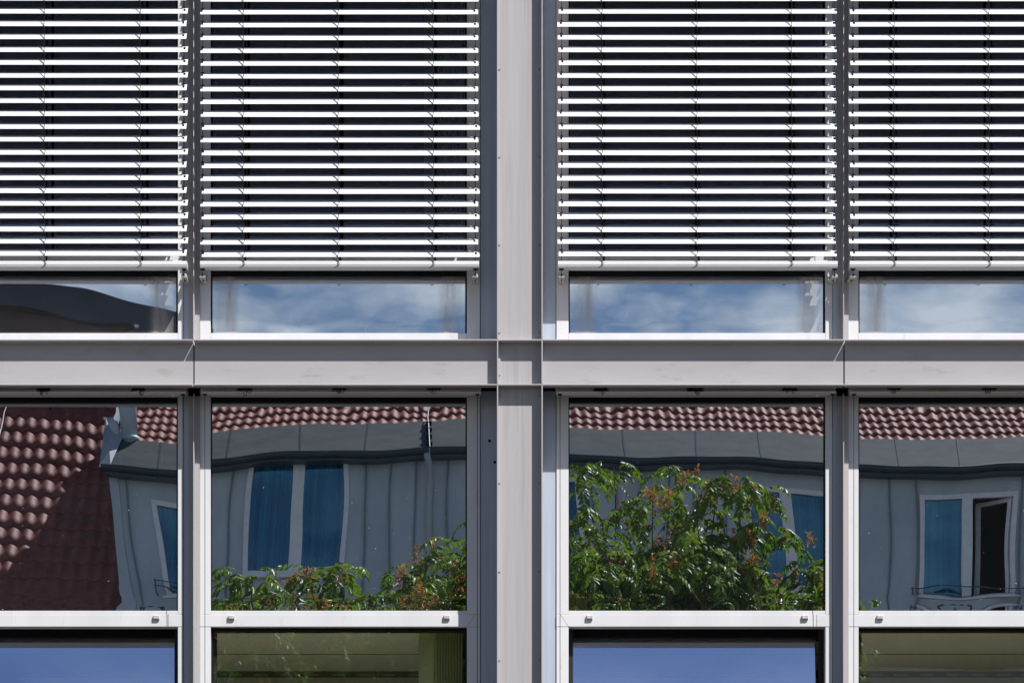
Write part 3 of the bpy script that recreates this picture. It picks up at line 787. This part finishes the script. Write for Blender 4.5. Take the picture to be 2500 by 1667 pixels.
# metal flue and small vents at the dormer's left end
fx = HX(322, 31.4)
pp = MB(); pp.tube([(fx, -31.3, 11.5), (fx, -31.3, 13.3)], .115, 14); pp.tube([(fx, -31.3, 11.68), (fx, -31.3, 11.74)], .14, 14); hp(pp.build('flue', M['zinc']))
pp = MB(); v = HX(284, 31.3); pp.tube([(v, -31.25, 11.5), (v, -31.25, 11.86), (v, -31.25, 11.92)], [.07, .07, .055], 12); v += .13
pp.tube([(v, -31.4, 11.5), (v, -31.4, 12.05)], .06, 12); hp(pp.build('vent_pipe', M['zinc']))
# windows
for (a, b, c, d, opened), (x0h, x1h, z0, z1) in zip(WIN, holes):
    w = hp(empty('window', None, (0, 0, 0))); w.matrix_parent_inverse = hinv
    fw = .065; f = MB(); yy0, yy1 = ydr - .05, ydr + .03
    f.box(x0h, x1h, yy0, yy1, z1 - fw, z1); f.box(x0h, x1h, yy0, yy1, z0, z0 + fw)
    f.box(x0h, x0h + fw, yy0, yy1, z0 + fw, z1 - fw); f.box(x1h - fw, x1h, yy0, yy1, z0 + fw, z1 - fw)
    xm = (x0h + x1h) / 2; f.box(xm - .075, xm + .075, yy0, yy1, z0 + fw, z1 - fw)
    f.box(x0h - .04, x1h + .04, ydr - .02, ydr + .12, z0 - .04, z0 - .002)
    f.build('frame', M['pvc'], w)
    sides = ((x0h + fw, xm - .075, False), (xm + .075, x1h - fw, opened))
    for xa, xb, op in sides:
        if op:
            s = MB(); sw = .05; Wd = xb - xa; Hh = z1 - z0 - 2 * fw
            s.box(-Wd, 0, -.03, .03, 0, sw); s.box(-Wd, 0, -.03, .03, Hh - sw, Hh); s.box(-Wd, -Wd + sw, -.03, .03, sw, Hh - sw); s.box(-sw, 0, -.03, .03, sw, Hh - sw)
            o = s.build('open_sash', M['pvc'], w, (xb, ydr - .06, z0 + fw)); o.rotation_euler = (0, 0, math.radians(38)); tag(o, 'window sash swung open into the dark room')
        else:
            g3 = MB(); g3.box(xa, xb, ydr - .022, ydr - .016, z0 + fw, z1 - fw); g3.build('pane', M['hglass'], w)
            ct = MB(); k = 46; vs = []; fs = []
            for i in range(k + 1):
                xx = xa - .03 + (xb - xa + .06) * i / k; yy = ydr - .12 + .018 * math.sin(i * 1.25) + .010 * math.sin(i * .53)
                vs += [(xx, yy, z0 - .1), (xx, yy, z1 + .1)]
            for i in range(k): fs.append((2 * i, 2 * i + 2, 2 * i + 3, 2 * i + 1))
            ct.add(vs, fs, True); ct.build('curtain', M['hcurtain'], w)
    if a == 611: continue
    rl = MB()
    for zz in (z0 + .07, z0 + .15): rl.tube([(x0h - .12, ydr + .12, zz), (x1h + .12, ydr + .12, zz)], .008, 6)
    for xx in (x0h - .1, x1h + .1): rl.tube([(xx, ydr + .0, z0 + .02), (xx, ydr + .12, z0 + .02), (xx, ydr + .12, z0 + .17)], .008, 6)
    rl.build('window_rail', M['gutter'], w)
# dark rooms behind the dormer, walls below, ridge and attic block
rb = MB(); rb.box(DX0 + .1, 13.9, -33.4, -33.3, 9.0, 11.4); rb.box(DX0 + .1, 13.9, -33.4, ydr - .07, 11.3, 11.4); rb.box(DX0 + .1, 13.9, -33.4, ydr - .07, 9.0, 9.1)
hp(rb.build('dormer_room', flat('dark_room', (.02, .02, .025), .8, .1)))
hb = MB(); hb.box(-14, 14, -40, -30.2, 0, 8.15); hb.box(-14.05, 14.05, -30.2, -29.85, 8.05, 8.3); hp(hb.build('house_wall', M['plaster']))
hb = MB(); hb.add([(-14, -35.6, 13.33), (DX0, -35.6, 13.33), (DX0, -40.2, 8.0), (-14, -40.2, 8.0)], [(0, 1, 2, 3)])
hb.add([(DX0, -34.55, 13.33), (14, -34.55, 13.33), (14, -40.2, 8.0), (DX0, -40.2, 8.0)], [(0, 1, 2, 3)])
hb.add([(-14, -30.0, 8.1), (-14, -35.6, 13.3), (-14, -40.2, 8.0)], [(0, 1, 2)]); hb.add([(14, -30.0, 8.1), (14, -34.5, 13.3), (14, -40.2, 8.0)], [(0, 1, 2)])
hp(hb.build('roof_slope', M['tile']))
hb = MB(); hb.tube([(-14, -35.6, 13.36), (DX0, -35.6, 13.36)], .09, 8); hb.tube([(DX0, -34.55, 13.33), (14, -34.55, 13.33)], .09, 8); hp(hb.build('ridge_tile', M['tile']))
ab = MB(); ab.box(-14, HX(448, 35.5), -39, -36.4, 12.0, HZ(766, 36.4)); hp(ab.build('attic_block', paint('brown_cladding', (.085, .062, .055), (.11, .08, .07), (1, 1, 1), 2, .8, .2)))
ab = MB(); ab.box(-14.1, HX(456, 35.4), -39.1, -36.1, HZ(766, 36.3) + .004, HZ(690, 36.1)); hp(ab.build('attic_fascia', flat('dark_blue_sheet', (.014, .026, .05), .4, .4)))

# ------------------------------------------------------------------ trees behind the photographer
M['leaf'] = None


def leaf_mat(name, c1, c2, rough=.40):
    m, t, b = new_mat(name)
    r, nz = noise_mix(t, c1, c2, nscale=4.5, lo=.3, hi=.7)
    x = r.color_ramp.elements.new(.82); x.color = (c2[0] * 1.6, c2[1] * 1.05, c2[2], 1); x = r.color_ramp.elements.new(.9); x.color = (c2[0] * 2.2, c2[1] * .85, c2[2], 1)
    t.links.new(r.outputs[0], b.inputs['Base Color'])
    b.inputs['Roughness'].default_value = rough; b.inputs['Specular IOR Level'].default_value = .30
    tr = t.nodes.new("ShaderNodeBsdfTranslucent"); t.links.new(r.outputs[0], tr.inputs[0])
    mx = t.nodes.new("ShaderNodeMixShader"); mx.inputs[0].default_value = .48
    t.links.new(b.outputs[0], mx.inputs[1]); t.links.new(tr.outputs[0], mx.inputs[2]); t.links.new(mx.outputs[0], t.nodes["Material Output"].inputs[0])
    return m


LEAF = leaf_mat('tree_leaf', (.07, .145, .010), (.22, .33, .024))
SEED = leaf_mat('orange_seed_wing', (.36, .11, .03), (.50, .30, .06), .5)
BARK = paint('dark_bark', (.035, .030, .025), (.07, .06, .05), (1, 1, .3), 12, .9, .1, bump=.4)
LQ = np.array([(0, 0, 0), (.30, .19, -.03), (.68, .14, -.03), (1, 0, -.02), (.68, -.14, -.03), (.30, -.19, -.03), (.5, 0, .035)])
LF = [(0, 1, 6), (1, 2, 6), (2, 3, 6), (3, 4, 6), (4, 5, 6), (5, 0, 6)]


def unit(a): return a / (np.linalg.norm(a) + 1e-9)


class Leaves:
    def __init__(self): self.v = []; self.f = []; self.n = 0
    def leaflet(self, p, d, up, L):
        d = unit(d); s = unit(np.cross(up, d)); u = np.cross(d, s)
        P = p + L * (LQ[:, :1] * d + LQ[:, 1:2] * s + LQ[:, 2:] * u)
        self.v.append(P); self.f += [tuple(i + self.n for i in f) for f in LF]; self.n += 7
    def compound(self, p, d, L):
        """feather-shaped leaf: a drooping stalk with paired leaflets"""
        d = unit(d); pr = rng.integers(8, 13); q = p.copy(); st = L / pr
        for k in range(pr):
            d = unit(d + np.array((0, 0, -.10 - .02 * k)) + rng.normal(0, .04, 3)); q = q + d * st
            side = unit(np.cross(d, np.array((0, 0, 1.0)))); up = np.cross(side, d)
            if k < 1: continue
            sz = (.100 - .0027 * k) * rng.uniform(.75, 1.2)
            for sg in (-1, 1):
                dd = side * sg * .8 + d * .45 + np.array((0, 0, -.55)) * rng.uniform(.5, 1.4) + rng.normal(0, .12, 3)
                self.leaflet(q, dd, unit(up + rng.normal(0, .35, 3)), sz)
        self.leaflet(q, d + np.array((0, 0, -.4)), np.array((0, 0, 1.0)), .1)
    def build(self, name, mat, parent, inv):
        me = bpy.data.meshes.new(name); me.from_pydata(np.concatenate(self.v).tolist(), [], self.f); me.update()
        me.materials.append(mat); o = bpy.data.objects.new(name, me); C.objects.link(o); o.parent = parent; o.matrix_parent_inverse = inv
        return o


def tree(tx, ty, tips, fill, label, outline):
    """tips: (px, py) tops of the shoots as mirrored in the photo; fill: number of leaf rosettes under that outline"""
    o = tag(empty('deciduous_tree', None, (tx, ty, 0)), label, 'tree', 'trees mirrored in the lower panes')
    inv = Matrix.Translation((-tx, -ty, 0))
    def P(px, py, y):
        q = -y; return np.array((HX(px, q), y, HZ(py, q)))
    tr = MB(); fork = np.array((tx, ty, 3.4))
    tr.tube([(tx + .05, ty, -.1), (tx, ty + .03, 1.2), (tx - .05, ty, 2.4), tuple(fork)], [.17, .14, .125, .11], 10)
    lv = Leaves(); sd = Leaves(); pts = []
    for (px, py, size) in tips:
        y = ty + rng.uniform(-1.0, 1.0); e = P(px, py, y)
        mid = fork * .35 + e * .65 + np.array((0, 0, -.35)) + rng.normal(0, .12, 3); m1 = fork * .7 + e * .3 + rng.normal(0, .1, 3) + np.array((0, 0, .1))
        tr.tube([tuple(fork), tuple(m1), tuple(mid), tuple(e + np.array((0, 0, -.05)))], [.06, .034, .014, .004], 6)
        pts.append((e, size))
        for f_, s_ in ((.80, .75), (.62, .8)):
            pts.append((mid * (1 - f_) + e * f_ + np.array((rng.normal(0, .10), rng.normal(0, .10), -.05)), size * s_))
    xs = np.array([t[0] for t in outline]) * 1.063; ys = np.array([t[1] for t in outline]) * 1.063
    for k in range(fill):
        px = rng.uniform(xs[0], xs[-1]); top = np.interp(px, xs, ys)
        py = top + 45 + rng.uniform(0, 60) + (rng.uniform(0, 420) if rng.random() < .85 else 0)
        y = ty + rng.uniform(-1.6, 1.3); e = P(px, py, y); pts.append((e, rng.uniform(.7, 1.05)))
        bse = fork + (e - fork) * .45 + np.array((0, 0, -.1))
        tr.tube([tuple(bse), tuple((bse + e) / 2 + rng.normal(0, .06, 3)), tuple(e)], [.016, .011, .005], 5)
    for e, size in pts:
        nl = rng.integers(8, 12); a0 = rng.uniform(0, 6.28)
        for k in range(nl):
            a = a0 + 2.4 * k; el = rng.uniform(-.05, .75)
            a += rng.normal(0, .35); d = np.array((math.cos(a) * math.cos(el), math.sin(a) * math.cos(el), math.sin(el)))
            lv.compound(e + np.array((rng.normal(0, .05), rng.normal(0, .06), -.34 * size * k / nl)), d, rng.uniform(.30, .62) * size)
        if rng.random() < .62:
            for c in range(rng.integers(2, 5)):
                b = e + np.array((rng.normal(0, .09), rng.uniform(0, .16), min(-.08, rng.normal(-.18, .08)))); hgt = rng.uniform(.08, .20)
                for q in range(34):
                    t = rng.random(); pp = b + np.array((rng.normal(0, .034 * (1.2 - t)), rng.normal(0, .03), hgt * t))
                    sd.leaflet(pp, rng.normal(0, .6, 3) + np.array((0, 0, .5)), rng.normal(0, 1, 3), rng.uniform(.03, .055))
    tr.build('trunk', BARK, o).matrix_parent_inverse = inv
    lv.build('crown', LEAF, o, inv)
    if sd.v: sd.build('seed_cluster', SEED, o, inv)
    return o


def p(*a): return [(x * 1.063, y * 1.063, s) for x, y, s in a]


tree(1.75, -17.4, p((1335, 1065, .9), (1412, 1062, .55), (1375, 1180, .9), (1500, 1130, .9), (1552, 1075, .95), (1600, 1150, .7), (1650, 1110, .6), (1700, 1095, .7), (1755, 1120, .55), (1735, 1195, .4),
     (1845, 1290, .6), (1885, 1275, .6), (1460, 1260, .8), (1590, 1260, .8), (1660, 1280, .7), (1985, 1380, .4)), 190, 'tall feathery leaved tree with orange seeds, mirrored right of the column',
     ((1310, 1185), (1420, 1195), (1470, 1240), (1500, 1190), (1600, 1180), (1650, 1225), (1700, 1275), (1760, 1290), (1830, 1290), (1900, 1270), (1930, 1330), (1965, 1385)))
tree(-1.35, -17.0, p((560, 1310, .6), (590, 1325, .7), (620, 1340, .7), (725, 1315, .7), (765, 1310, .7), (800, 1320, .6), (860, 1375, .6), (930, 1330, .7), (985, 1285, .8), (1030, 1262, .85), (1070, 1255, .9),
     (540, 1385, .6), (690, 1385, .6), (1130, 1200, .9), (1210, 1190, .9)), 190, 'lower feathery leaved tree, mirrored left of the wide column',
     ((525, 1375), (560, 1330), (600, 1335), (655, 1375), (730, 1325), (800, 1330), (840, 1370), (920, 1335), (1000, 1290), (1075, 1270), (1200, 1230)))
